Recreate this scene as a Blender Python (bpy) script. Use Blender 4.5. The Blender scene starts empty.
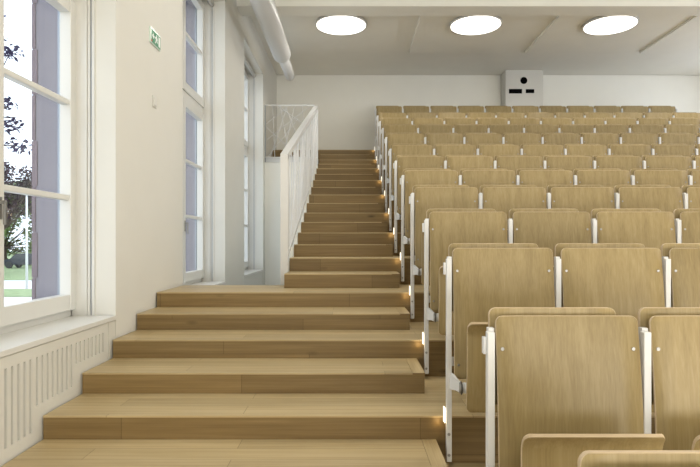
import bpy, bmesh, math, random
from mathutils import Vector, Matrix
random.seed(7)
S = bpy.context.scene
C = S.collection
PI = math.pi

# ------------------------------------------------------------------ camera, sky, light, exposure
H0 = 1.80                      # eye height above the lowest floor
cam_d = bpy.data.cameras.new('camera')
cam = bpy.data.objects.new('camera', cam_d)
C.objects.link(cam)
cam.location = (0, 0, H0)
cam.rotation_euler = (PI/2, 0, 0)
cam_d.sensor_width = 36
cam_d.lens = 560/700*36
cam_d.shift_x = -1.0/700
cam_d.shift_y = 8.5/700
cam_d.clip_start = 0.05
cam_d.clip_end = 500
S.camera = cam

S.view_settings.view_transform = 'Standard'
S.view_settings.look = 'None'
S.view_settings.gamma = 1
S.view_settings.use_curve_mapping = False
S.view_settings.exposure = 0.16

w = bpy.data.worlds.new('sky')
S.world = w
w.use_nodes = True
bg = w.node_tree.nodes['Background']
bg.inputs[0].default_value = (0.80, 0.875, 1.0, 1)
bg.inputs[1].default_value = 2.4

def area(name, loc, rot, sx, sy, watts, col=(1, 1, 1), portal=False, shape='RECTANGLE', spread=PI):
    d = bpy.data.lights.new(name, 'AREA')
    d.shape = shape
    d.size = sx
    d.size_y = sy
    d.energy = watts
    d.color = col
    d.spread = spread
    d.cycles.is_portal = portal
    o = bpy.data.objects.new(name, d)
    o.location = loc
    o.rotation_euler = rot
    C.objects.link(o)
    return o

OPEN_R = [(1.0, 4.0), (4.6, 7.4), (8.0, 11.4)]      # unseen openings added in the right wall to brighten the ceiling
for a, b in OPEN_R:
    area('right_opening_portal', (8.3, (a+b)/2, H0+2.1), (0, PI/2, 0), 2.4, b-a, 1, portal=True)
WIN = [(2.03, 3.82), (5.33, 7.14), (8.42, 10.22), (-1.15, 0.64), (-4.33, -2.54)]   # window openings along the left wall; last two unseen, added for their light
for a, b in WIN:
    area('window_daylight', (-2.22, (a+b)/2, H0+1.28), (0, -PI/2, 0), 3.7, b-a+.1, 1, portal=True)
LAMP_W = (13, 15, 15, 15)        # by bay, the back one first; the other bays unseen, added for fill
LAMP_COL = (1.0, 0.95, 0.86)
# added fill lamp, unseen behind the camera, standing in for front daylight
area('front_fill', (3.6, -5.2, H0-.7), (PI/2+.9, 0, 0), 7.4, 2.6, 470, (1.0, 0.98, .93))

# ------------------------------------------------------------------ materials
def mat(name, color, rough=.5, metal=0.0, spec=.5):
    m = bpy.data.materials.new(name)
    m.use_nodes = True
    b = m.node_tree.nodes['Principled BSDF']
    b.inputs['Base Color'].default_value = (*color, 1)
    b.inputs['Roughness'].default_value = rough
    b.inputs['Metallic'].default_value = metal
    b.inputs['Specular IOR Level'].default_value = spec
    return m

def plaster(name, color, rough=.7, amt=.03, scale=3.0, bump=.02):
    m = mat(name, color, rough, spec=.3)
    nt = m.node_tree; N = nt.nodes; L = nt.links
    b = N['Principled BSDF']
    tc = N.new('ShaderNodeTexCoord')
    no = N.new('ShaderNodeTexNoise'); no.inputs['Scale'].default_value = scale; no.inputs['Detail'].default_value = 4
    L.new(tc.outputs['Object'], no.inputs['Vector'])
    mx = N.new('ShaderNodeMix'); mx.data_type = 'RGBA'
    mx.inputs['A'].default_value = (*[c*(1-amt) for c in color], 1)
    mx.inputs['B'].default_value = (*[min(1, c*(1+amt)) for c in color], 1)
    L.new(no.outputs['Fac'], mx.inputs['Factor'])
    L.new(mx.outputs['Result'], b.inputs['Base Color'])
    n2 = N.new('ShaderNodeTexNoise'); n2.inputs['Scale'].default_value = 90; n2.inputs['Detail'].default_value = 3
    L.new(tc.outputs['Object'], n2.inputs['Vector'])
    bp = N.new('ShaderNodeBump'); bp.inputs['Strength'].default_value = bump; bp.inputs['Distance'].default_value = .01
    L.new(n2.outputs['Fac'], bp.inputs['Height'])
    L.new(bp.outputs['Normal'], b.inputs['Normal'])
    return m

def wood(name, c_dark, c_mid, c_light, grain='Z', rough=.42, planks=None, tint=.10, knots=False):
    """oak: stretched noise along the grain, tone varying per object and, with planks, per board"""
    m = mat(name, c_mid, rough, spec=.35)
    nt = m.node_tree; N = nt.nodes; L = nt.links
    b = N['Principled BSDF']
    tc = N.new('ShaderNodeTexCoord')
    oi = N.new('ShaderNodeObjectInfo')
    sc = N.new('ShaderNodeVectorMath'); sc.operation = 'SCALE'
    cb = N.new('ShaderNodeCombineXYZ')
    L.new(oi.outputs['Random'], cb.inputs[0]); L.new(oi.outputs['Random'], cb.inputs[1]); L.new(oi.outputs['Random'], cb.inputs[2])
    L.new(cb.outputs[0], sc.inputs[0]); sc.inputs['Scale'].default_value = 37.0
    ad = N.new('ShaderNodeVectorMath'); ad.operation = 'ADD'
    L.new(tc.outputs['Object'], ad.inputs[0]); L.new(sc.outputs[0], ad.inputs[1])
    src = ad.outputs[0]
    fac_plank = None
    if planks:
        length, width = planks
        sp = N.new('ShaderNodeSeparateXYZ'); L.new(tc.outputs['Object'], sp.inputs[0])
        sm = N.new('ShaderNodeMath'); sm.operation = 'ADD'
        L.new(sp.outputs[1], sm.inputs[0]); L.new(sp.outputs[2], sm.inputs[1])
        c2 = N.new('ShaderNodeCombineXYZ'); L.new(sp.outputs[0], c2.inputs[0]); L.new(sm.outputs[0], c2.inputs[1])
        L.new(oi.outputs['Random'], c2.inputs[2])
        a2 = N.new('ShaderNodeVectorMath'); a2.operation = 'ADD'
        L.new(c2.outputs[0], a2.inputs[0])
        c3 = N.new('ShaderNodeCombineXYZ')
        r9 = N.new('ShaderNodeMath'); r9.operation = 'MULTIPLY'; r9.inputs[1].default_value = 9.0
        L.new(oi.outputs['Random'], r9.inputs[0]); L.new(r9.outputs[0], c3.inputs[0])
        L.new(c3.outputs[0], a2.inputs[1])
        br = N.new('ShaderNodeTexBrick')
        br.offset = .37
        br.inputs['Scale'].default_value = 1
        br.inputs['Brick Width'].default_value = length
        br.inputs['Row Height'].default_value = width
        br.inputs['Mortar Size'].default_value = .0012
        br.inputs['Mortar Smooth'].default_value = .1
        br.inputs['Color1'].default_value = (0, 0, 0, 1)
        br.inputs['Color2'].default_value = (1, 1, 1, 1)
        br.inputs['Mortar'].default_value = (.5, .5, .5, 1)
        L.new(a2.outputs[0], br.inputs['Vector'])
        fac_plank = br
    mp = N.new('ShaderNodeMapping')
    s = {'X': (1.0, 30, 30), 'Y': (30, 1.0, 30), 'Z': (30, 30, .30)}[grain]
    mp.inputs['Scale'].default_value = s
    L.new(src, mp.inputs['Vector'])
    n1 = N.new('ShaderNodeTexNoise'); n1.inputs['Scale'].default_value = 1; n1.inputs['Detail'].default_value = 6
    n1.inputs['Roughness'].default_value = .6; n1.inputs['Distortion'].default_value = .12
    L.new(mp.outputs[0], n1.inputs['Vector'])
    mp2 = N.new('ShaderNodeMapping')
    mp2.inputs['Scale'].default_value = tuple(v*(5.5 if v > 2 else 2.2) for v in s)
    L.new(src, mp2.inputs['Vector'])
    n2 = N.new('ShaderNodeTexNoise'); n2.inputs['Scale'].default_value = 1; n2.inputs['Detail'].default_value = 3
    L.new(mp2.outputs[0], n2.inputs['Vector'])
    mm = N.new('ShaderNodeMath'); mm.operation = 'MULTIPLY_ADD'; mm.inputs[1].default_value = .35
    L.new(n2.outputs['Fac'], mm.inputs[0])
    h = N.new('ShaderNodeMath'); h.operation = 'MULTIPLY'; h.inputs[1].default_value = .65
    L.new(n1.outputs['Fac'], h.inputs[0]); L.new(h.outputs[0], mm.inputs[2])
    cr = N.new('ShaderNodeValToRGB')
    e = cr.color_ramp.elements
    e[0].position = .30; e[0].color = (*c_dark, 1)
    e[1].position = .68; e[1].color = (*c_light, 1)
    k = e.new(.5); k.color = (*c_mid, 1)
    L.new(mm.outputs[0], cr.inputs['Fac'])
    col = cr.outputs['Color']
    if knots:
        mk = N.new('ShaderNodeMapping'); mk.inputs['Scale'].default_value = {'X': (2.2, 6, 6), 'Y': (6, 2.2, 6), 'Z': (6, 6, 2.2)}[grain]
        L.new(src, mk.inputs['Vector'])
        vo = N.new('ShaderNodeTexVoronoi'); vo.inputs['Scale'].default_value = 1.0
        L.new(mk.outputs[0], vo.inputs['Vector'])
        kr = N.new('ShaderNodeValToRGB')
        kr.color_ramp.elements[0].position = .03; kr.color_ramp.elements[0].color = (.35, .35, .35, 1)
        kr.color_ramp.elements[1].position = .14; kr.color_ramp.elements[1].color = (1, 1, 1, 1)
        L.new(vo.outputs['Distance'], kr.inputs['Fac'])
        mu = N.new('ShaderNodeMix'); mu.data_type = 'RGBA'; mu.blend_type = 'MULTIPLY'; mu.inputs['Factor'].default_value = .75
        L.new(col, mu.inputs['A']); L.new(kr.outputs['Color'], mu.inputs['B'])
        col = mu.outputs['Result']
    hs = N.new('ShaderNodeHueSaturation')
    L.new(col, hs.inputs['Color'])
    vr = N.new('ShaderNodeMapRange')
    vr.inputs['To Min'].default_value = 1-tint; vr.inputs['To Max'].default_value = 1+tint
    if fac_plank:
        ax = N.new('ShaderNodeMath'); ax.operation = 'MULTIPLY_ADD'; ax.inputs[1].default_value = .75
        L.new(fac_plank.outputs['Color'], ax.inputs[0])
        q = N.new('ShaderNodeMath'); q.operation = 'MULTIPLY'; q.inputs[1].default_value = .25
        L.new(oi.outputs['Random'], q.inputs[0]); L.new(q.outputs[0], ax.inputs[2])
        L.new(ax.outputs[0], vr.inputs['Value'])
    else:
        L.new(oi.outputs['Random'], vr.inputs['Value'])
    L.new(vr.outputs[0], hs.inputs['Value'])
    out = hs.outputs[0]
    if fac_plank:
        mj = N.new('ShaderNodeMix'); mj.data_type = 'RGBA'
        L.new(fac_plank.outputs['Fac'], mj.inputs['Factor'])
        L.new(out, mj.inputs['A']); mj.inputs['B'].default_value = (*[c*.45 for c in c_dark], 1)
        out = mj.outputs['Result']
    L.new(out, b.inputs['Base Color'])
    bp = N.new('ShaderNodeBump'); bp.inputs['Strength'].default_value = .06; bp.inputs['Distance'].default_value = .004
    L.new(mm.outputs[0], bp.inputs['Height']); L.new(bp.outputs['Normal'], b.inputs['Normal'])
    return m

def emit(name, color, strength):
    m = mat(name, color, .6)
    b = m.node_tree.nodes['Principled BSDF']
    b.inputs['Emission Color'].default_value = (*color, 1)
    b.inputs['Emission Strength'].default_value = strength
    return m

def glass_mat():
    m = bpy.data.materials.new('window_glass'); m.use_nodes = True
    nt = m.node_tree; N = nt.nodes; L = nt.links
    N.remove(N['Principled BSDF'])
    out = N['Material Output']
    tr = N.new('ShaderNodeBsdfTransparent'); tr.inputs[0].default_value = (.95, .97, .97, 1)
    gl = N.new('ShaderNodeBsdfGlossy'); gl.inputs['Roughness'].default_value = .02
    lw = N.new('ShaderNodeLayerWeight'); lw.inputs['Blend'].default_value = .5
    pw = N.new('ShaderNodeMath'); pw.operation = 'POWER'; pw.inputs[1].default_value = 4.5
    L.new(lw.outputs['Facing'], pw.inputs[0])
    fr = N.new('ShaderNodeMath'); fr.operation = 'MULTIPLY_ADD'; fr.inputs[1].default_value = .45; fr.inputs[2].default_value = .025
    L.new(pw.outputs[0], fr.inputs[0])
    mx = N.new('ShaderNodeMixShader')
    L.new(fr.outputs[0], mx.inputs[0]); L.new(tr.outputs[0], mx.inputs[1]); L.new(gl.outputs[0], mx.inputs[2])
    L.new(mx.outputs[0], out.inputs['Surface'])
    return m

M = {}
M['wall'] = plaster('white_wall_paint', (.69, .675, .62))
M['wall_lightened'] = plaster('wall_paint_lightened', (.87, .86, .80))  # wall paint copy, lightened to offset weak light at back wall and stairwell
M['ceiling'] = plaster('ceiling_paint', (.87, .86, .80))
M['panel'] = plaster('acoustic_panel_paint', (.87, .86, .80))
M['radiator'] = plaster('cream_lacquer', (.63, .615, .56), .45, .01)
M['winwhite'] = mat('white_window_lacquer', (.66, .65, .61), .35)
M['metal'] = mat('white_powder_coat', (.70, .70, .69), .38)
M['alu'] = mat('brushed_aluminium', (.30, .32, .35), .4, .6)
M['darkgap'] = mat('dark_rubber', (.05, .05, .05), .7)
M['black'] = mat('black_opening', (.002, .002, .002), .9, spec=.05)
M['steel'] = mat('stainless_steel', (.34, .335, .32), .42, 1.0)
M['veneer'] = wood('oak_veneer', (.24, .174, .072), (.305, .228, .102), (.365, .28, .138), 'Z', .38, tint=.10)
M['edge'] = wood('plywood_edge', (.44, .335, .205), (.51, .395, .255), (.57, .455, .31), 'X', .45, tint=.04)
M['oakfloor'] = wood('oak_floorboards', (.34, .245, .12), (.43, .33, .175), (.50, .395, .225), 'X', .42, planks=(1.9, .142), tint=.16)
M['oakriser_shaded'] = wood('oak_riser_shaded', (.155, .098, .036), (.205, .135, .052), (.26, .178, .076), 'X', .45, planks=(1.55, .60), tint=.14, knots=True)  # same oak as the treads, darkened to suggest shade on upright faces
M['oakedge'] = wood('oak_side_board', (.34, .245, .12), (.43, .33, .175), (.50, .395, .225), 'Y', .42, tint=.08)
M['lamp'] = emit('lamp_diffuser_glow', (1, .96, .88), 3.2)
M['led'] = emit('step_light_glow', (1, .9, .72), 1.6)
M['glass'] = glass_mat()
M['green'] = mat('exit_sign_green', (.0, .20, .08), .4)
M['signwhite'] = mat('exit_sign_white', (.85, .88, .86), .4)
M['clearedge'] = mat('pale_green_acrylic', (.62, .74, .66), .2)
M['lilac'] = plaster('lilac_grey_render', (.27, .245, .275), .85, .05, 8)
M['sandstone'] = plaster('red_sandstone', (.22, .17, .19), .85, .15, 12)
M['grass'] = plaster('lawn', (.27, .34, .17), .9, .3, 3)
M['paving'] = plaster('pale_paving', (.66, .66, .64), .9, .06, 2)
M['bark'] = plaster('bark', (.10, .075, .06), .9, .2, 8)
M['leafpurple'] = plaster('copper_beech_leaf', (.07, .04, .055), .6, .5, 1.2)
M['leafdark'] = plaster('dark_violet_leaf', (.045, .035, .085), .6, .3, 4)
M['leafgreen'] = plaster('green_leaf', (.20, .28, .10), .6, .45, .8)
M['carpaint'] = mat('dark_car_paint', (.03, .035, .05), .25)
M['carglass'] = mat('car_window', (.05, .06, .07), .1)

# ------------------------------------------------------------------ mesh helpers
class MB:
    def __init__(s):
        s.bm = bmesh.new()
    def box(s, x0, x1, y0, y1, z0, z1, mi=0, bevel=0):
        r = bmesh.ops.create_cube(s.bm, size=1)
        vs = r['verts']
        bmesh.ops.scale(s.bm, vec=(x1-x0, y1-y0, z1-z0), verts=vs)
        bmesh.ops.translate(s.bm, vec=((x0+x1)/2, (y0+y1)/2, (z0+z1)/2), verts=vs)
        fs = {f for v in vs for f in v.link_faces}
        for f in fs: f.material_index = mi
        if bevel:
            es = list({e for v in vs for e in v.link_edges})
            bmesh.ops.bevel(s.bm, geom=es, offset=bevel, segments=2, affect='EDGES', profile=.6)
        return s
    def tube(s, p0, p1, r, seg=12, r2=None, mi=0, cap=True):
        p0 = Vector(p0); p1 = Vector(p1); d = p1-p0
        q = d.to_track_quat('Z', 'Y').to_matrix().to_4x4()
        g = bmesh.ops.create_cone(s.bm, cap_ends=cap, segments=seg, radius1=r, radius2=r if r2 is None else r2, depth=d.length)
        bmesh.ops.transform(s.bm, matrix=Matrix.Translation((p0+p1)/2) @ q, verts=g['verts'])
        for f in {f for v in g['verts'] for f in v.link_faces}:
            f.material_index = mi
            if len(f.verts) == 4 and seg > 6: f.smooth = True
        return s
    def prism(s, pts, axis, a, b, mi=0):
        """extrude a closed 2-D outline along an axis from a to b"""
        def P(u, v, t):
            return {'X': (t, u, v), 'Y': (u, t, v), 'Z': (u, v, t)}[axis]
        A = [s.bm.verts.new(P(u, v, a)) for u, v in pts]
        B = [s.bm.verts.new(P(u, v, b)) for u, v in pts]
        n = len(pts)
        fs = [s.bm.faces.new(A), s.bm.faces.new(B[::-1])]
        for i in range(n):
            fs.append(s.bm.faces.new((A[i], B[i], B[(i+1) % n], A[(i+1) % n])))
        for f in fs: f.material_index = mi
        return s
    def sphere(s, c, r, sub=2, sc=(1, 1, 1)):
        g = bmesh.ops.create_icosphere(s.bm, subdivisions=sub, radius=r)
        bmesh.ops.scale(s.bm, vec=sc, verts=g['verts'])
        bmesh.ops.translate(s.bm, vec=c, verts=g['verts'])
        for f in {f for v in g['verts'] for f in v.link_faces}: f.smooth = True
        return s
    def build(s, name, mats, parent=None, recalc=True):
        if recalc: bmesh.ops.recalc_face_normals(s.bm, faces=s.bm.faces[:])
        me = bpy.data.meshes.new(name)
        s.bm.to_mesh(me); s.bm.free()
        for m in (mats if isinstance(mats, (list, tuple)) else [mats]): me.materials.append(m)
        o = bpy.data.objects.new(name, me)
        C.objects.link(o)
        if parent: o.parent = parent
        return o

def tag(o, label=None, cat=None, group=None, kind=None):
    if label: o['label'] = label
    if cat: o['category'] = cat
    if group: o['group'] = group
    if kind: o['kind'] = kind
    return o

def thing(name, label, cat, loc=(0, 0, 0), group=None):
    o = bpy.data.objects.new(name, None)
    o.empty_display_size = .1
    o.location = loc
    C.objects.link(o)
    return tag(o, label, cat, group)

def struct(o): o['kind'] = 'structure'; return o

def copy_tree(o, parent=None):
    c = o.copy(); C.objects.link(c)
    if parent: c.parent = parent
    for ch in list(o.children): copy_tree(ch, c)
    return c

# ------------------------------------------------------------------ levels (heights relative to the eye, then + H0)
T = [-.03, .20, .4455, .69, .954, 1.228, 1.534, 1.836, 2.128, 2.415, 2.745]        # backrest tops, row above riser k
HP = [-.90, -.655, -.413, -.156, .106, .374, .676, .974, 1.272, 1.548, 1.872]  # platform levels k = 0..10
LOW = {-1: -1.145, -2: -1.375, -3: -1.595, -4: -1.80}
def lev(k): return H0 + (HP[k] if k >= 0 else LOW[k])
def nose(k): return 2.90 + .847*k
XW = -1.605          # inner face of the left wall
XF = -.598           # left edge of the upper flight
XS = .44             # right edge of the aisle steps
XR = 7.9             # right wall
YB = 12.12           # back wall
YFR = -7.0           # front wall
ZC = H0 + 3.61       # ceiling
YL = 5.36            # rear edge of the wide landing
YG = 10.45           # front edge of the upper landing beside the wall

# ------------------------------------------------------------------ room shell
struct(MB().box(XW-.3, XR, YFR, YB, -.2, 0).build('floor', M['oakfloor']))
ceil = MB()
ceil.box(XW-.3, XR+.2, YFR-.2, YB+.2, ZC, ZC+.2)
struct(ceil.build('ceiling', M['ceiling']))
# flat acoustic boards fixed below the ceiling, one around each lamp
LAMPX = [-.16, 2.03, 4.22, 6.40]
n = 0
for yl, (pa, pb) in ((9.12, (8.32, 10.6)), (4.9, (4.0, 7.6)), (.7, (-.2, 3.4))):
    for lx in LAMPX:
        n += 1
        x1 = min(lx+.95, XR-.05)
        b = MB(); b.box(lx-.93, x1, pa, pb, ZC-.042, ZC)
        struct(b.build('trim_%d' % n, M['panel']))
for i, yb in enumerate((7.86, 3.6, -.6, -4.8)):
    b = MB(); b.box(XW, XR, yb, yb+.34, H0+3.31, ZC)
    struct(b.build('ceiling_beam', M['ceiling']))
struct(MB().box(XW-.3, XR+.2, YB, YB+.2, -.2, ZC).build('wall_back', M['wall_lightened']))
wr = MB()
er = [YFR-.2]+[v for ab in OPEN_R for v in ab]+[YB]
for i in range(0, len(er), 2): wr.box(XR, XR+.2, er[i], er[i+1], -.2, ZC)
for a, b in OPEN_R: wr.box(XR, XR+.2, a, b, -.2, H0+.9).box(XR, XR+.2, a, b, H0+3.3, ZC)
struct(wr.build('wall_right', M['wall']))
struct(MB().box(XW-.3, XR+.2, YFR-.2, YFR, -.2, ZC).build('wall_front', M['wall']))
# boards lining the back wall either side of the projection box
bx0, bx1 = 3.245, 4.03
struct(MB().box(XW, 3.21, YB-.03, YB, lev(10), ZC-.03, bevel=.003).build('trim_20', M['wall_lightened']))
struct(MB().box(4.15, XR, YB-.03, YB, lev(10), ZC-.03, bevel=.003).build('trim_21', M['wall_lightened']))

# left wall: inner leaf with openings
ZS, ZT = H0-.53, H0+3.07
wl = MB()
ys = sorted(WIN)
edges = [YFR-.2] + [v for ab in ys for v in ab] + [YB]
for i in range(0, len(edges), 2):
    wl.box(XW-.35, XW, edges[i], edges[i+1], -.2, ZC)
for a, b in ys:
    wl.box(XW-.35, XW, a, b, ZT, ZC)
    wl.box(XW-.35, XW-.16, a, b, -.2, ZS)
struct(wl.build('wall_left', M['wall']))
# outer leaf: lilac render with sandstone quoins
ol = MB(); XO = XW-.352
for i in range(0, len(edges), 2):
    ol.box(XO-.20, XO-.002, edges[i]-(.02 if i else 0), edges[i+1]+(.02 if i+1 < len(edges)-1 else 0), -1.2, ZC+1.5)
for a, b in ys:
    ol.box(XO-.20, XO-.002, a+.02, b-.02, -1.2, ZS-.02)
    ol.box(XO-.20, XO-.002, a+.02, b-.02, ZT-.05, ZC+1.5)
for a, b in ys:
    z = ZS-.02; k = 0
    while z < ZT-.1:
        hgt = .31
        d = .030 if k % 2 else .018
        ol.box(XO-.206, XO-.20+d, b-.026, b+.2, z, z+hgt-.006, mi=1)
        ol.box(XO-.206, XO-.20+d, a-.2, a+.026, z, z+hgt-.006, mi=1)
        z += hgt; k += 1
struct(ol.build('wall_facade', [M['lilac'], M['sandstone']]))

# ------------------------------------------------------------------ windows
def make_window(idx, a, b):
    g = bpy.data.objects.new('window_%d' % idx, None); C.objects.link(g); g['kind'] = 'structure'
    X1 = XW-.27; X0 = XW-.345          # inner and outer face of the timber
    fr = MB()
    J = .035
    fr.box(X0, X1-.02, a, a+J, ZS, ZT); fr.box(X0, X1-.02, b-J, b, ZS, ZT)
    fr.box(X0, X1-.02, a, b, ZS, ZS+.08); fr.box(X0, X1-.02, a, b, ZT-.08, ZT)
    tz0, tz1 = H0+1.60, H0+1.72
    XG = XW-.17
    fr.box(X1-.02, XG-.018, b-.022, b, ZS, ZT); fr.box(X1-.02, XG-.018, a, a+.022, ZS, ZT)
    fr.box(X0, X1-.005, a+J, b-J, tz0, tz1, bevel=.006)
    mid = (a+b)/2
    fr.box(X0, X1-.02, mid-.03, mid+.03, ZS, ZT)
    fr.build('window_frame', M['winwhite'], g)
    def sash(y0, y1, z0, z1, bars, handle):
        s = MB(); st = .08; bt = .085
        s.box(X0+.01, X1+.012, y0, y0+st, z0, z1, bevel=.005); s.box(X0+.01, X1+.012, y1-st, y1, z0, z1, bevel=.005)
        s.box(X0+.01, X1+.008, y0+.01, y1-.01, z0, z0+bt+.02, bevel=.005); s.box(X0+.01, X1+.008, y0+.01, y1-.01, z1-bt, z1, bevel=.005)
        for zb in bars:
            s.box(X0+.02, X1, y0+st-.01, y1-st+.01, zb-.018, zb+.018, bevel=.008)
        o = s.build('sash', M['winwhite'], g)
        p = MB(); p.box(X0+.014, X0+.020, y0+st-.01, y1-st+.01, z0+bt, z1-bt+.01)
        p.build('glass_pane', M['glass'], o)
        h = MB()
        if handle:
            yh = y0+.035 if y0 > mid-.05 else y1-.035
            h.box(X1+.012, X1+.022, yh-.014, yh+.014, H0+.12, H0+.24, bevel=.003)
            h.box(X1+.022, X1+.045, yh-.009, yh+.009, H0+.20, H0+.22)
            h.box(X1+.037, X1+.050, yh-.009, yh+.009, H0+.09, H0+.22, bevel=.004)
            h.build('handle', M['steel'], o)
        yq = y1+.002 if y0 > mid-.05 else y0-.002
        q = MB()
        for zz in (z0+.05, z1-.09):
            q.tube((X1+.018, yq, zz-.035), (X1+.018, yq, zz+.035), .009, 10)
        q.build('hinge', M['steel'], o)
    lo, hi = ZS+.075, ZT-.06
    for (y0, y1) in ((a+J-.02, mid-.005), (mid+.005, b-J+.02)):
        sash(y0, y1, lo, tz0+.015, (H0+.295, H0+.93), y0 > mid-.05)
        sash(y0, y1, tz1-.015, hi, (H0+2.38,), False)
    # blind guide channels on the reveals
    for s_, yq in ((-1, b), (1, a)):
        c = MB()
        y_in = yq+s_*.012
        c.box(XG-.016, XG+.000, min(yq, y_in), max(yq, y_in), ZS+.03, ZT)
        c.box(XG+.012, XG+.030, min(yq, y_in), max(yq, y_in), ZS+.03, ZT)
        c.box(XG+.000, XG+.012, min(yq, yq+s_*.003), max(yq, yq+s_*.003), ZS+.03, ZT, mi=1)
        c.build('blind_guide', [M['winwhite'], M['alu']], g)
        e = MB(); e.box(XO-.022, XO-.004, min(yq+s_*.02, yq+s_*.045), max(yq+s_*.02, yq+s_*.045), ZS, ZT)
        e.build('shutter_rail', M['alu'], g)
    # rolled blind under the head
    MB().tube((XG+.012, a+.02, ZT-.05), (XG+.012, b-.02, ZT-.05), .03, 14).build('blind_roll', M['winwhite'], g)
    MB().box(X1-.02, XW+.006, a+.001, b-.001, ZS, ZS+.03, bevel=.004).build('window_sill', M['winwhite'], g)
    MB().box(XO-.26, XO-.002, a+.03, b-.03, ZS-.02, ZS+.012).build('outer_sill', M['alu'], g)
    return g
for i, (a, b) in enumerate(WIN): make_window(i+1, a, b)

# covers under the sills
def slotted_cover(a, b, x, groups, ztop):
    m = MB(); x0, x1 = x-.040, x
    # groups: (y_first, pitch, count, slot_width, z_bottom); slots share one top line
    zt = H0-.588
    m.box(x0, x1, a, b, zt, ztop)                        # strip above the slots
    cur = a
    for (y0, pit, cnt, sw, zb) in groups:
        if y0 > cur: m.box(x0, x1, cur, y0, -.0, zt)
        for i in range(cnt):
            s0 = y0+i*pit
            m.box(x0, x1, s0+sw, s0+pit if i < cnt-1 else s0+sw+.02, zb, zt)
        e = y0+(cnt-1)*pit+sw+.02
        m.box(x0, x1, y0, e, -.0, zb)
        cur = e
    m.box(x0, x1, cur, b, -.0, zt)
    return m
cov = thing('radiator_cover', 'cream radiator cover with upright slots under the nearest window', 'radiator cover', (0, 0, 0))
gr = [(2.04, .0503, 7, .019, H0-1.08), (2.442, .0503, 8, .019, H0-.96), (2.853, .0503, 8, .019, H0-.836), (3.262, .0503, 8, .019, H0-.713)]
slotted_cover(2.035, 3.70, XW, gr, H0-.533).build('slotted_panel', M['radiator'], cov)
MB().box(XW-.055, XW-.045, 2.04, 3.69, .01, H0-.56).build('slot_shade_sheet', mat('slot_shade_brown', (.22, .19, .14), .8), cov)  # added brown sheet that darkens the slots in place of shade
MB().box(XW-.022, XW, 3.708, 3.815, 0, H0-.533).box(XW-.022, XW-.012, 3.70, 3.708, 0, H0-.533).build('end_panel', M['radiator'], cov)
for (a, b), lb in ((WIN[1], 'plain cream panel under the middle window beside the landing'), (WIN[2], 'plain cream panel under the farthest window, in the stairwell')):
    t = tag(MB().box(XW-.022, XW-.004, a+.004, b-.004, 0, H0-.533).build('radiator_cover', M['radiator']), lb, 'radiator cover')

# ------------------------------------------------------------------ staircase: terraces right across plus half-height aisle steps
stair = thing('staircase', 'pale oak stepped staircase climbing from the front to the back wall', 'staircase', (0, 0, 0))
def tread(x0, x1, y0, y1, z_top, parent):
    t = MB(); t.box(x0, x1, y0, y1, z_top-.010, z_top, bevel=.0015)
    return t.build('tread', M['oakfloor'], parent)
def slab(name, x0, x1, y0, y1, z_top, z_bot, y_back):
    """one platform or step: riser (the part itself) carrying its tread, lying on z_bot"""
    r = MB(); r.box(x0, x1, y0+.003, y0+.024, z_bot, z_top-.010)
    o = r.build(name, M['oakriser_shaded'], stair)
    tread(x0, x1, y0, y_back, z_top, o)
    return o
XWS, XRS, YBS = XW+.010, XR-.010, YB-.036
for k in range(-3, 11):
    x0 = XWS if k <= 2 else XF
    yb = nose(k+1)+.02 if k < 10 else YBS
    if k == 2:
        slab('platform', XWS, XRS, nose(2), YL, lev(2), lev(1), YL)
        # rear part, under the flight and the seats only
        MB().box(XF, XRS, YL, nose(3)+.02, lev(2)-.010, lev(2)).build('tread', M['oakfloor'], stair.children[-1])
        MB().box(XWS, XF, YL-.02, YL, 0, lev(2)-.010).build('landing_end', M['wall'], stair.children[-1])
    elif k == 9:
        o = slab('platform', XF, XRS, nose(9), nose(10)+.02, lev(9), lev(8), nose(10)+.02)
        MB().box(XWS, XF, YG, nose(10)+.02, lev(9)-.010, lev(9)).build('tread', M['oakfloor'], o)
    elif k == 10:
        o = slab('platform', XWS, XRS, nose(10), YBS, lev(10), lev(9), YBS)
    else:
        slab('platform', x0, XRS, nose(k), yb, lev(k), lev(k-1), yb)
    # half-height step in the aisle in front of this platform
    sx0 = XWS if k <= 2 else XF
    zt = (lev(k)+lev(k-1))/2
    ya = nose(k)-.424
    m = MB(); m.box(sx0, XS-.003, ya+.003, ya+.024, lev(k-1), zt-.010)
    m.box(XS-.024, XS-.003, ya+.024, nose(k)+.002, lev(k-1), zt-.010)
    o = m.build('step', M['oakriser_shaded'], stair)
    tread(sx0, XS-.075, ya, nose(k)+.002, zt, o)
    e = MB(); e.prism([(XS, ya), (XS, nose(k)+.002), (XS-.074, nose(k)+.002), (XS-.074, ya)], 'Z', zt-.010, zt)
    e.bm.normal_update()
    for f in e.bm.faces: f.material_index = 1 if abs(f.normal.z) < .5 else 0  # upright edges take the shade-darkened oak
    e.build('side_board', [M['oakedge'], M['oakriser_shaded']], o)
# plastered wall carrying the open side of the flight, and the wall below the upper landing
fw = MB()
for k in range(3, 10):
    fw.box(XF-.035, XF-.004, max(YL+.004, nose(k)-.424), nose(k), 0, (lev(k)+lev(k-1))/2-.03)
    fw.box(XF-.035, XF-.004, nose(k), min(nose(k+1)-.424, YG+.0), 0, lev(k)-.03) if nose(k) < YG else None
struct(fw.build('wall_flight', M['wall_lightened']))
struct(MB().box(XW, XF-.036, YG, YG+.06, 0, lev(9)-.024).build('wall_stairwell', M['wall_lightened']))
struct(MB().box(XW, XF-.036, YG-.012, YG, lev(9)-.06, lev(9)+.022).build('trim_22', M['metal']))

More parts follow.
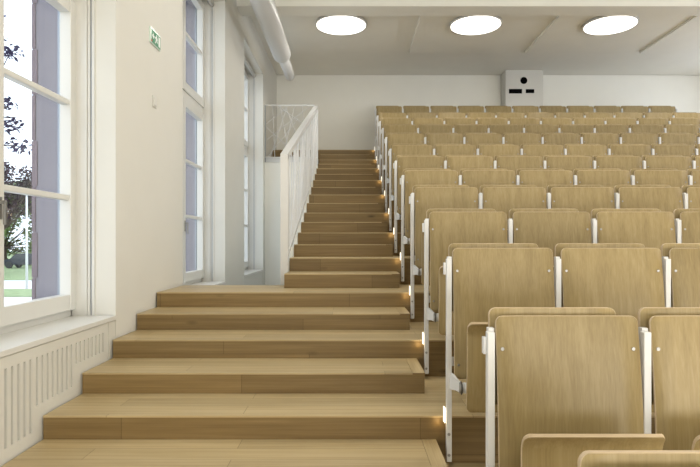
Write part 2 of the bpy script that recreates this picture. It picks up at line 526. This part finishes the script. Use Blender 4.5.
# ------------------------------------------------------------------ balustrades
def bar(m, p, q, r=.0068): m.tube(p, q, r, 6)
rail = thing('stair_railing', 'sloping white metal railing with wide handrail beside the upper flight', 'railing', (-.64, YL+.010, lev(2)))
org = Vector(rail.location)
RX0, RX1 = -.677-org.x, -.604-org.x
ya, yb_ = YL+.002, 10.28
za, zb = H0+.845, H0+2.50
def ztop(y): return za+(zb-za)*(y-ya)/(yb_-ya)
m = MB()
m.prism([(ya-org.y, za-.055-org.z), (ya-org.y, za-org.z), (yb_-org.y, zb-org.z), (yb_-org.y, zb-.055-org.z)], 'X', RX0, RX1)
m.build('handrail', M['metal'], rail)
MB().box(RX0, RX1, -.006, .045, 0-.14, za+.001-org.z, bevel=.003).build('newel_post', M['metal'], rail)
MB().box(RX0+.0, RX1, yb_-.05-org.y, yb_-org.y, lev(8)-org.z-.05, zb-.02-org.z, bevel=.003).build('end_post', M['metal'], rail)
def zlow(y): return H0-.12+.325*(y-5.44)-.06
m = MB()
m.prism([(ya-org.y, zlow(ya)-.04-org.z), (ya-org.y, zlow(ya)-org.z), (yb_-org.y, zlow(yb_)-org.z), (yb_-org.y, zlow(yb_)-.04-org.z)], 'X', -.006, .010)
m.build('bottom_rail', M['metal'], rail)
rr = random.Random(3)
y = ya+.10
i = 0
while y < yb_-.08:
    dy = rr.choice((-.16, -.09, -.04, .0, .05, .10, .16))
    y2 = min(max(y+dy, ya+.06), yb_-.06)
    m = MB()
    bar(m, (.002, y-org.y, zlow(y)-.01-org.z), (.002, y2-org.y, ztop(y2)-.05-org.z))
    m.build('baluster', M['metal'], rail)
    y += .085+rr.random()*.04
    i += 1
for yy in (5.8, 6.9, 8.0, 9.1):                                   # long crossing rods
    m = MB(); bar(m, (.010, yy-org.y, zlow(yy)-org.z), (.010, yy+.9-org.y, ztop(yy+.9)-.06-org.z)); m.build('baluster', M['metal'], rail)

gal = thing('landing_railing', 'white metal railing with criss-crossing rods across the upper landing', 'railing', (-1.13, YG-.028, lev(9)))
def gx(u): return -1.59+(.905)*(u-70)/270.0+1.13
def gz(v): return .99*(375-v)/310.0
MB().box(gx(66), gx(340), -.012, .012, .985, 1.005, bevel=.003).build('top_rail', M['metal'], gal)
MB().box(gx(66), gx(340), -.012, .012, .022, .036).build('bottom_rail', M['metal'], gal)
for u in (66, 334):
    MB().box(gx(u)-.0, gx(u)+.016, -.012, .012, -.06, .99).build('upright', M['alu'] if u == 66 else M['metal'], gal)
for (u0, v0, u1, v1) in ((110, 68, 122, 375), (150, 68, 205, 375), (190, 68, 92, 375), (180, 68, 290, 375), (230, 68, 165, 375), (272, 68, 300, 375),
                         (318, 68, 80, 262), (190, 75, 75, 170), (75, 190, 265, 375), (250, 140, 80, 368), (140, 68, 330, 210), (330, 120, 215, 375)):
    m = MB(); bar(m, (gx(u0), 0, gz(v0)), (gx(u1), 0, gz(v1)), .0052); m.build('rod', M['metal'], gal)

# ------------------------------------------------------------------ lecture seats
PW = .553
def rounded_rows(z0, z1, r_bot, r_top, nz):
    zs = [z0+(z1-z0)*i/nz for i in range(nz+1)]
    for r, base, sg in ((r_bot, z0, 1), (r_top, z1, -1)):
        if r > 0:
            for t in range(0, 6):
                a = t/5*PI/2
                zs.append(base+sg*r*(1-math.cos(a)))
    zs = sorted(set(round(v, 5) for v in zs))
    out = []
    for z in zs:
        ins = 0
        for r, d in ((r_bot, z-z0), (r_top, z1-z)):
            if r > 0 and d < r: ins = max(ins, r-math.sqrt(max(0, r*r-(r-d)**2)))
        out.append((z, ins))
    return out

def shell(x0, x1, z0, z1, prof, th, r_bot, r_top, nz=18, nx=6, bow=0.0):
    """a bent plywood shell: prof(z) -> y of the near face; faces get material 0, the rim material 1"""
    m = MB(); bm = m.bm
    rows = rounded_rows(z0, z1, r_bot, r_top, nz)
    xc = (x0+x1)/2; hw = (x1-x0)/2
    e = .0018
    rows = [r for r in rows if not (0 < r[0]-z0 < e or 0 < z1-r[0] < e)]
    ins_at = lambda z: max([0]+[r-math.sqrt(max(0, r*r-(r-d)**2)) for r, d in ((r_bot, z-z0), (r_top, z1-z)) if r > 0 and d < r])
    rows = rows[:1]+[(z0+e, ins_at(z0+e) if r_bot else 0)]+rows[1:-1]+[(z1-e, ins_at(z1-e) if r_top else 0)]+rows[-1:]
    nx = nx+2
    def P(i, j, back):
        z, ins = rows[i]
        xa, xb = x0+ins, x1-ins
        x = xa if j == 0 else xb if j == nx else xa+e+(xb-xa-2*e)*(j-1)/(nx-2)
        rim = j in (0, nx) or i in (0, len(rows)-1)
        dz = .002
        dy = (prof(min(z+dz, z1))-prof(max(z-dz, z0)))/(min(z+dz, z1)-max(z-dz, z0))
        nrm = math.sqrt(1+dy*dy)
        y = prof(z)+bow*(1-((x-xc)/hw)**2)
        k_ = .0025 if rim else 0
        if back: return (x, y+(th-k_)/nrm, z-(th-k_)*dy/nrm)
        return (x, y+k_, z)
    G = {}
    for s in (0, 1):
        for i in range(len(rows)):
            for j in range(nx+1):
                G[s, i, j] = bm.verts.new(P(i, j, s))
        for i in range(len(rows)-1):
            for j in range(nx):
                q = [G[s, i, j], G[s, i, j+1], G[s, i+1, j+1], G[s, i+1, j]]
                f = bm.faces.new(q if s == 0 else q[::-1]); f.smooth = True
                if i in (0, len(rows)-2) or j in (0, nx-1): f.material_index = 1; f.smooth = False
    loop = [(i, 0) for i in range(len(rows))] + [(len(rows)-1, j) for j in range(1, nx+1)] + [(i, nx) for i in range(len(rows)-2, -1, -1)] + [(0, j) for j in range(nx-1, 0, -1)]
    A = [bm.verts.new(G[0, i, j].co) for i, j in loop]; B = [bm.verts.new(G[1, i, j].co) for i, j in loop]
    n = len(loop)
    for t in range(n):
        f = bm.faces.new((A[t], A[(t+1) % n], B[(t+1) % n], B[t])); f.material_index = 1
    return m

# local frame of a seat: origin on its aisle-side post, y = 0 the near face of the post, z = 0 the top of the backrest
def back_prof(z):      # leans towards the sitter's front at the bottom
    t = -z/.655
    return .028-.055*t-.012*math.sin(PI*min(1, t))
def seat_prof(z):
    t = (z+.786)/.433           # 0 at the hinge edge, 1 at the lip
    y = -.150-.020*t
    if t > .86: y -= .036*((t-.86)/.14)**1.8
    y += -.012*math.sin(PI*t)
    return y
def tablet_prof(z): return .078-.015*(-z/.3)

def seat_meshes():
    root = thing('auditorium_seat', 'x', 'seat')
    b = shell(.022, .532, -.655, 0, back_prof, .012, .03, .026, nz=14, bow=0.004).build('backrest', [M['veneer'], M['edge']], root)
    for x in (.043, .508):
        for z in (-.116, -.585):
            s = MB(); yy = back_prof(z)
            s.tube((x, yy-.003, z), (x, yy+.004, z), .0065, 10)
            s.build('screw', M['steel'], b)
    st = shell(.055, .510, -.786, -.353, seat_prof, .012, .03, .024, nz=26, bow=0.0).build('seat', [M['veneer'], M['edge']], root)
    t = shell(.012, .478, -.33, .023, tablet_prof, .018, .02, .026, nz=8).build('writing_tablet', [M['veneer'], M['edge']], root)
    return root
proto = seat_meshes()
def post_mesh(depth, end):
    """upright between two seats; depth = distance from the backrest top down to the foot"""
    m = MB()
    m.box(-.012, .014, 0, .034, -depth, -.055, bevel=.003)
    m.box(-.002, .020, .034, .062, -depth+.0, -.045, bevel=.002)
    if end: m.box(-.024, -.012, .012, .04, -.135, -.075, bevel=.002)     # tablet hinge block
    m.box(.010, .030, .020, .034, -.60, -.555, bevel=.002)        # tab holding the backrest
    return m
post_cache = {}
def arm_mesh():
    m = MB()
    z = -.665
    pts = [(.006, z-.045), (.006, z+.035), (-.02, z+.032), (-.06, z+.012), (-.105, z+.004), (-.118, z-.012), (-.112, z-.034), (-.09, z-.045), (-.05, z-.04), (-.02, z-.045)]
    # side profile in the depth direction, leaning outwards to the seat
    A = []; B = []
    for (y, zz) in pts:
        sx = .002+(.042*min(1, max(0, -y/.10)))
        A.append(m.bm.verts.new((sx, y, zz))); B.append(m.bm.verts.new((sx+.012, y, zz)))
    m.bm.faces.new(A); m.bm.faces.new(B[::-1])
    for i in range(len(pts)):
        j = (i+1) % len(pts)
        m.bm.faces.new((A[i], B[i], B[j], A[j]))
    return m
arm0 = arm_mesh().build('pivot_arm', M['metal'])
cap0 = MB().tube((.034, -.098, -.681), (.041, -.098, -.681), .026, 20).tube((.041, -.098, -.681), (.043, -.098, -.681), .032, 20, mi=1).build('pivot_cap', [M['steel'], M['darkgap']], arm0)
hub0 = MB().tube((.054, -.098, -.681), (.078, -.098, -.681), .028, 20, r2=.024).build('pivot_hub', M['metal'], arm0)

ORD = ['first', 'second', 'third', 'fourth', 'fifth', 'sixth', 'seventh', 'eighth', 'ninth', 'tenth', 'eleventh', 'twelfth']
NVIS = {10: 11, 9: 11, 8: 10, 7: 9, 6: 9, 5: 8, 4: 7, 3: 6, 2: 5, 1: 4, 0: 3, -1: 2, -2: 1}
used = False
tops = {k: T[k] for k in range(11)}; tops[-1] = -.264; tops[-2] = -.478
for k in range(10, -3, -1):
    n_row = NVIS[k]
    row_from_top = 10-k
    top = H0+tops[k]
    y0 = nose(k)-.075
    foot = top-(lev(k-1)+.035) if k > -3 else 1.1
    for j in range(n_row):
        r = copy_tree(proto)
        r.location = (.495-(.012 if k == -2 else 0)+j*PW, y0, top)
        rowname = 'top row by the back wall' if k == 10 else 'row %s from the back wall' % ORD[min(row_from_top, 11)]
        if k == -1: rowname = 'frontmost complete row'
        if k == 0: rowname = 'row second from the front'
        if k == -2:
            r['label'] = 'oak seat nearest the camera, only its writing tablet edge showing'
        else:
            place = 'beside the aisle' if j == 0 else '%s from the aisle' % ORD[j]
            r['label'] = 'folded oak tip-up seat %s in the %s' % (place, rowname)
        r['category'] = 'seat'
        r['group'] = 'oak tip-up lecture seats'
        sides = [0.0] + ([PW] if (j == n_row-1) else [])
        for sx in sides:
            key = (round(foot, 3), j == 0 and sx == 0)
            if key not in post_cache:
                p = post_mesh(foot, key[1]).build('post', M['metal'], r)
                post_cache[key] = p.data
            else:
                p = bpy.data.objects.new('post', post_cache[key]); C.objects.link(p); p.parent = r
            p.location = (sx, 0, 0)
        p0 = [c for c in r.children if c.name.startswith('post')][0]
        if j == 0:
            for dz in (.035, .14):
                s = MB(); s.tube((-.001, -.004, -foot+dz), (-.001, .001, -foot+dz), .0075, 10)
                s.build('bolt', M['steel'], p0)
            zn = lev(k)-top
            MB().box(-.020, -.0155, .020, .060, zn-.020, zn+.055).build('step_light', M['led'], p0)
            d = bpy.data.lights.new('step_light_lamp', 'POINT'); d.energy = .05; d.color = (1, .72, .36); d.shadow_soft_size = .012
            lo = bpy.data.objects.new('step_light_lamp', d); lo.location = (.495-.045, y0+.052, top+zn-.03); C.objects.link(lo)
        a = arm0.copy(); C.objects.link(a); a.parent = r
        for cc in (cap0, hub0):
            q = cc.copy(); C.objects.link(q); q.parent = a
for o in [cap0, hub0, arm0] + list(proto.children_recursive) + [proto]: bpy.data.objects.remove(o)

# ------------------------------------------------------------------ ceiling lamps
def make_lamp():
    t = thing('ceiling_lamp', 'x', 'lamp')
    MB().tube((0, 0, -.044), (0, 0, -.014), .422, 64).build('housing', M['metal'], t)
    MB().tube((0, 0, -.014), (0, 0, 0.0), .32, 32).build('ceiling_rose', M['metal'], t)
    MB().tube((0, 0, -.048), (0, 0, -.0445), .398, 64).build('diffuser', M['lamp'], t)
    return t
lp = make_lamp(); first = True
names = ['round flat glowing ceiling lamp above the aisle, nearest the white duct', 'round flat glowing ceiling lamp directly above the black projection openings', 'round flat glowing ceiling lamp over the seats, rightmost of the three', 'round ceiling lamp above the seats, beside the right wall']
for r_i, yl in enumerate((9.12, 4.9, .7, -3.5)):
    for c_i, lx in enumerate(LAMPX):
        o = lp if first else copy_tree(lp); first = False
        o.location = (lx, yl, ZC-.042)
        o['group'] = 'round ceiling lamps'
        o['label'] = names[c_i] if r_i == 0 else ['round ceiling lamp above the aisle', 'round ceiling lamp second from the window wall', 'round ceiling lamp third from the window wall', 'round ceiling lamp beside the right wall'][c_i] + ', %s bay from the back, added for fill' % ORD[r_i]
        area('ceiling_lamp_light', (lx, yl, ZC-.05-.056), (0, 0, 0), .80, .80, LAMP_W[r_i], LAMP_COL, shape='DISK')

# ------------------------------------------------------------------ ventilation duct along the left
duct = thing('ventilation_duct', 'white round duct with small nozzles hanging high along the window wall', 'duct', (-1.144, 9.28, H0+3.1))
def lathe_y(prof, seg=40):
    m = MB(); rings = []
    for (y, r) in prof:
        rings.append([m.bm.verts.new((r*math.cos(2*PI*i/seg), y, r*math.sin(2*PI*i/seg))) for i in range(seg)])
    for a, b in zip(rings, rings[1:]):
        for i in range(seg):
            f = m.bm.faces.new((a[i], a[(i+1) % seg], b[(i+1) % seg], b[i])); f.smooth = True
    m.bm.faces.new(rings[0]); m.bm.faces.new(rings[-1])
    return m
lathe_y([(-14, .148), (-.04, .148), (-.012, .140), (0, .120)]).build('wide_pipe', M['metal'], duct)
lathe_y([(-.02, .086), (1.19, .086), (1.21, .080), (1.22, .070)]).build('narrow_pipe', M['metal'], duct)
def nozzles(r, y0, y1, pit):
    a = math.radians(8)
    n0 = MB().tube((r*.97*math.cos(a), 0, r*.97*math.sin(a)), ((r+.014)*math.cos(a), 0, (r+.014)*math.sin(a)), .014, 8, r2=.010).build('nozzle', M['winwhite'], duct)
    n0.location.y = y0; y = y0+pit
    while y < y1:
        c = n0.copy(); C.objects.link(c); c.location.y = y; y += pit
nozzles(.148, -3.4, -.15, .085)
nozzles(.086, .12, 1.1, .085)
for yy in (-6, -3.9, -.6, .8):
    m = MB(); m.tube((0, yy, .06), (0, yy, .50 if not (-1.45 < yy < -1.0) else .2), .006, 8)
    m.build('hanger', M['metal'], duct)

# ------------------------------------------------------------------ projection box on the back wall
pb = thing('projection_box', 'white wall box with one round and two rectangular black openings', 'projection box', ((bx0+bx1)/2, 11.75, H0+2.7))
hw = (bx1-bx0)/2
MB().box(-hw, hw, 0, YB-.002-11.75, 0, ZC-.001-(H0+2.7), bevel=.004).build('housing', M['winwhite'], pb)
MB().box(-hw+.04, hw-.04, -.008, .0, .02, .86, bevel=.002).build('front_plate', M['winwhite'], pb)
def px(xp): return (xp-351)*11.75/560-(bx0+bx1)/2
def pz(yp): return (242-yp)*11.75/560-2.7
MB().tube((px(523.7), -.0115, pz(80.6)), (px(523.7), -.007, pz(80.6)), .073, 32).build('round_opening', M['black'], pb)
MB().box(px(508.8), px(521.9), -.0115, -.007, pz(93.6), pz(89.1)).build('wide_opening', M['black'], pb)
MB().box(px(525.6), px(534.1), -.0115, -.007, pz(93.2), pz(89.3)).build('narrow_opening', M['black'], pb)

# ------------------------------------------------------------------ exit sign and switch on the pier
ex = thing('exit_sign', 'small green and white exit sign on the pier between the windows', 'sign', (XW, 4.568, H0+1.655))
MB().box(0, .012, -.114, .114, -.062, .062, bevel=.002).build('backing_plate', M['clearedge'], ex)
MB().box(.012, .0135, -.095, .110, -.053, .050).build('green_panel', M['green'], ex)
m = MB(); xa, xb = .0136, .0146          # pictogram: u runs along the wall away from the camera
def poly(pts): m.prism([(u, v) for u, v in pts], 'X', xa, xb)
# door with running figure to its left, arrow on the near side
poly([(.055, -.040), (.055, .040), (.098, .040), (.098, -.040)])
poly([(-.082, .004), (-.058, .026), (-.050, .018), (-.060, .009), (-.034, .009), (-.034, -.002), (-.060, -.002), (-.050, -.011), (-.058, -.019)])
m.tube((xa, .018, .030), (xb, .018, .030), .0085, 14)
poly([(-.002, .020), (.020, .020), (.026, .002), (.010, -.008), (.000, -.004)])
poly([(.010, -.008), (.026, .000), (.034, -.014), (.046, -.016), (.046, -.024), (.028, -.022)])
poly([(.000, -.004), (.012, -.006), (.004, -.026), (-.014, -.040), (-.020, -.034), (-.006, -.022)])
poly([(-.002, .020), (-.016, .010), (-.020, -.004), (-.014, -.006), (-.008, .006), (.002, .012)])
poly([(.020, .020), (.034, .008), (.044, .010), (.044, .003), (.032, .000), (.022, .008)])
m.build('pictogram', M['signwhite'], ex)
m = MB(); m.box(.0147, .0150, .058, .062, -.038, .038).build('door_line', M['green'], ex)
MB().box(.012, .016, -.100, -.086, -.050, -.036).build('indicator', mat('red_marker', (.5, .06, .05), .4), ex)
sw = thing('wall_switch', 'small white switch plate on the pier below the exit sign', 'switch', (XW, 4.56, H0+1.14))
MB().box(0, .010, -.042, .042, -.045, .045, bevel=.003).build('plate', M['winwhite'], sw)
MB().box(.010, .016, -.030, .030, -.032, .032, bevel=.003).build('rocker', M['winwhite'], sw)

# ------------------------------------------------------------------ outside
GZ = H0-2.6
tag(MB().box(-160, XO-.3, -60, 150, GZ-.2, GZ).build('ground', M['paving']), kind='structure')
tag(MB().box(-120, -9, 38, 140, GZ, GZ+.05).build('lawn', M['grass']), kind='structure')
tag(MB().box(-30, -14.5, 26.5, 30.5, GZ, GZ+.05).build('lawn', M['grass']), kind='structure')
def leaf_cloud(m, blobs, n, size, rnd):
    for _ in range(n):
        cx, cy, cz, rx, rz = rnd.choice(blobs)
        v = Vector((rnd.gauss(0, 1), rnd.gauss(0, 1), rnd.gauss(0, 1))); v.normalize()
        v *= rnd.random()**.4
        c = Vector((cx+v.x*rx, cy+v.y*rx, cz+v.z*rz))
        d = Vector((rnd.gauss(0, 1), rnd.gauss(0, 1), rnd.gauss(0, .7))); d.normalize()
        e = d.cross(Vector((rnd.random(), rnd.random(), rnd.random()+.1))); e.normalize()
        s = size*(.6+.8*rnd.random())
        vs = [m.bm.verts.new(c+d*s), m.bm.verts.new(c+e*s*.45), m.bm.verts.new(c-d*s), m.bm.verts.new(c-e*s*.45)]
        m.bm.faces.new(vs)
def tree(label, loc, trunk_h, r, blobs, n, size, leafm, seed):
    rnd = random.Random(seed)
    t = thing('tree', label, 'tree', loc)
    m = MB(); m.tube((0, 0, 0), (0, 0, trunk_h), r, 10, r2=r*.7)
    for b in blobs:
        m.tube((0, 0, trunk_h*.8), (b[0], b[1], b[2]), r*.22, 6, r2=r*.06)
    m.build('trunk', M['bark'], t)
    m = MB(); leaf_cloud(m, blobs, n, size, rnd); m.build('crown', leafm, t, recalc=False)
    return t
def blobs_round(R, zc, n, seed, rr, vs=.8):
    rnd = random.Random(seed); out = []
    for _ in range(n):
        a = rnd.random()*2*PI; q = R*math.sqrt(rnd.random())
        out.append((q*math.cos(a), q*math.sin(a), zc+rnd.uniform(-1, 1)*R*vs, rr, rr*.8))
    return out
tree('copper-leaved tree outside the nearest window, above the green tree', (-29.0, 46, GZ), 4.0, .28, blobs_round(4.4, 7.3, 34, 1, 1.3, .42), 9000, .18, M['leafpurple'], 11)
tree('bright green leafy tree on the lawn outside the nearest window', (-38.4, 62, GZ), 2.5, .3, blobs_round(5.2, 4.6, 34, 2, 1.7), 8000, .30, M['leafgreen'], 12)
tree('thin-branched tree with dark violet leaves close to the nearest window', (-8.4, 12.2, GZ), 6.0, .14,
     [(1.05, -.1, 6.72, .26, .16), (1.0, .0, 5.15, .24, .22), (1.1, .1, 4.7, .30, .18), (.95, 0, 5.6, .2, .14), (.2, .3, 7.4, .6, .4), (-.6, -.2, 6.4, .7, .5), (-.3, .5, 5.5, .6, .4)], 460, .07, M['leafdark'], 13)
lp_ = thing('lamp_post', 'slender white pole standing on the grass outside', 'pole', (-17.95, 31, GZ))
MB().tube((0, 0, 0), (0, 0, 5.2), .07, 10, r2=.05).build('pole', M['metal'], lp_)
MB().tube((0, 0, 5.2), (0, 0, 5.45), .16, 12, r2=.10).build('lamp_head', M['metal'], lp_)
car = thing('parked_car', 'dark parked car on the far side of the lawn outside', 'car', (-31.8, 55, GZ+.05))
m = MB(); m.prism([(-2.1, .35), (-2.05, .8), (-1.2, .92), (-.6, 1.42), (.9, 1.42), (1.6, .95), (2.1, .85), (2.15, .35)], 'Y', -.85, .85); m.build('body', M['carpaint'], car)
m = MB(); m.prism([(-1.05, .95), (-.55, 1.36), (.85, 1.36), (1.4, .97)], 'Y', -.86, .86); m.build('side_windows', M['carglass'], car)
for x in (-1.3, 1.3):
    for y in (-.8, .8):
        MB().tube((x, y-.1, .33), (x, y+.1, .33), .33, 16).build('wheel', M['darkgap'], car)
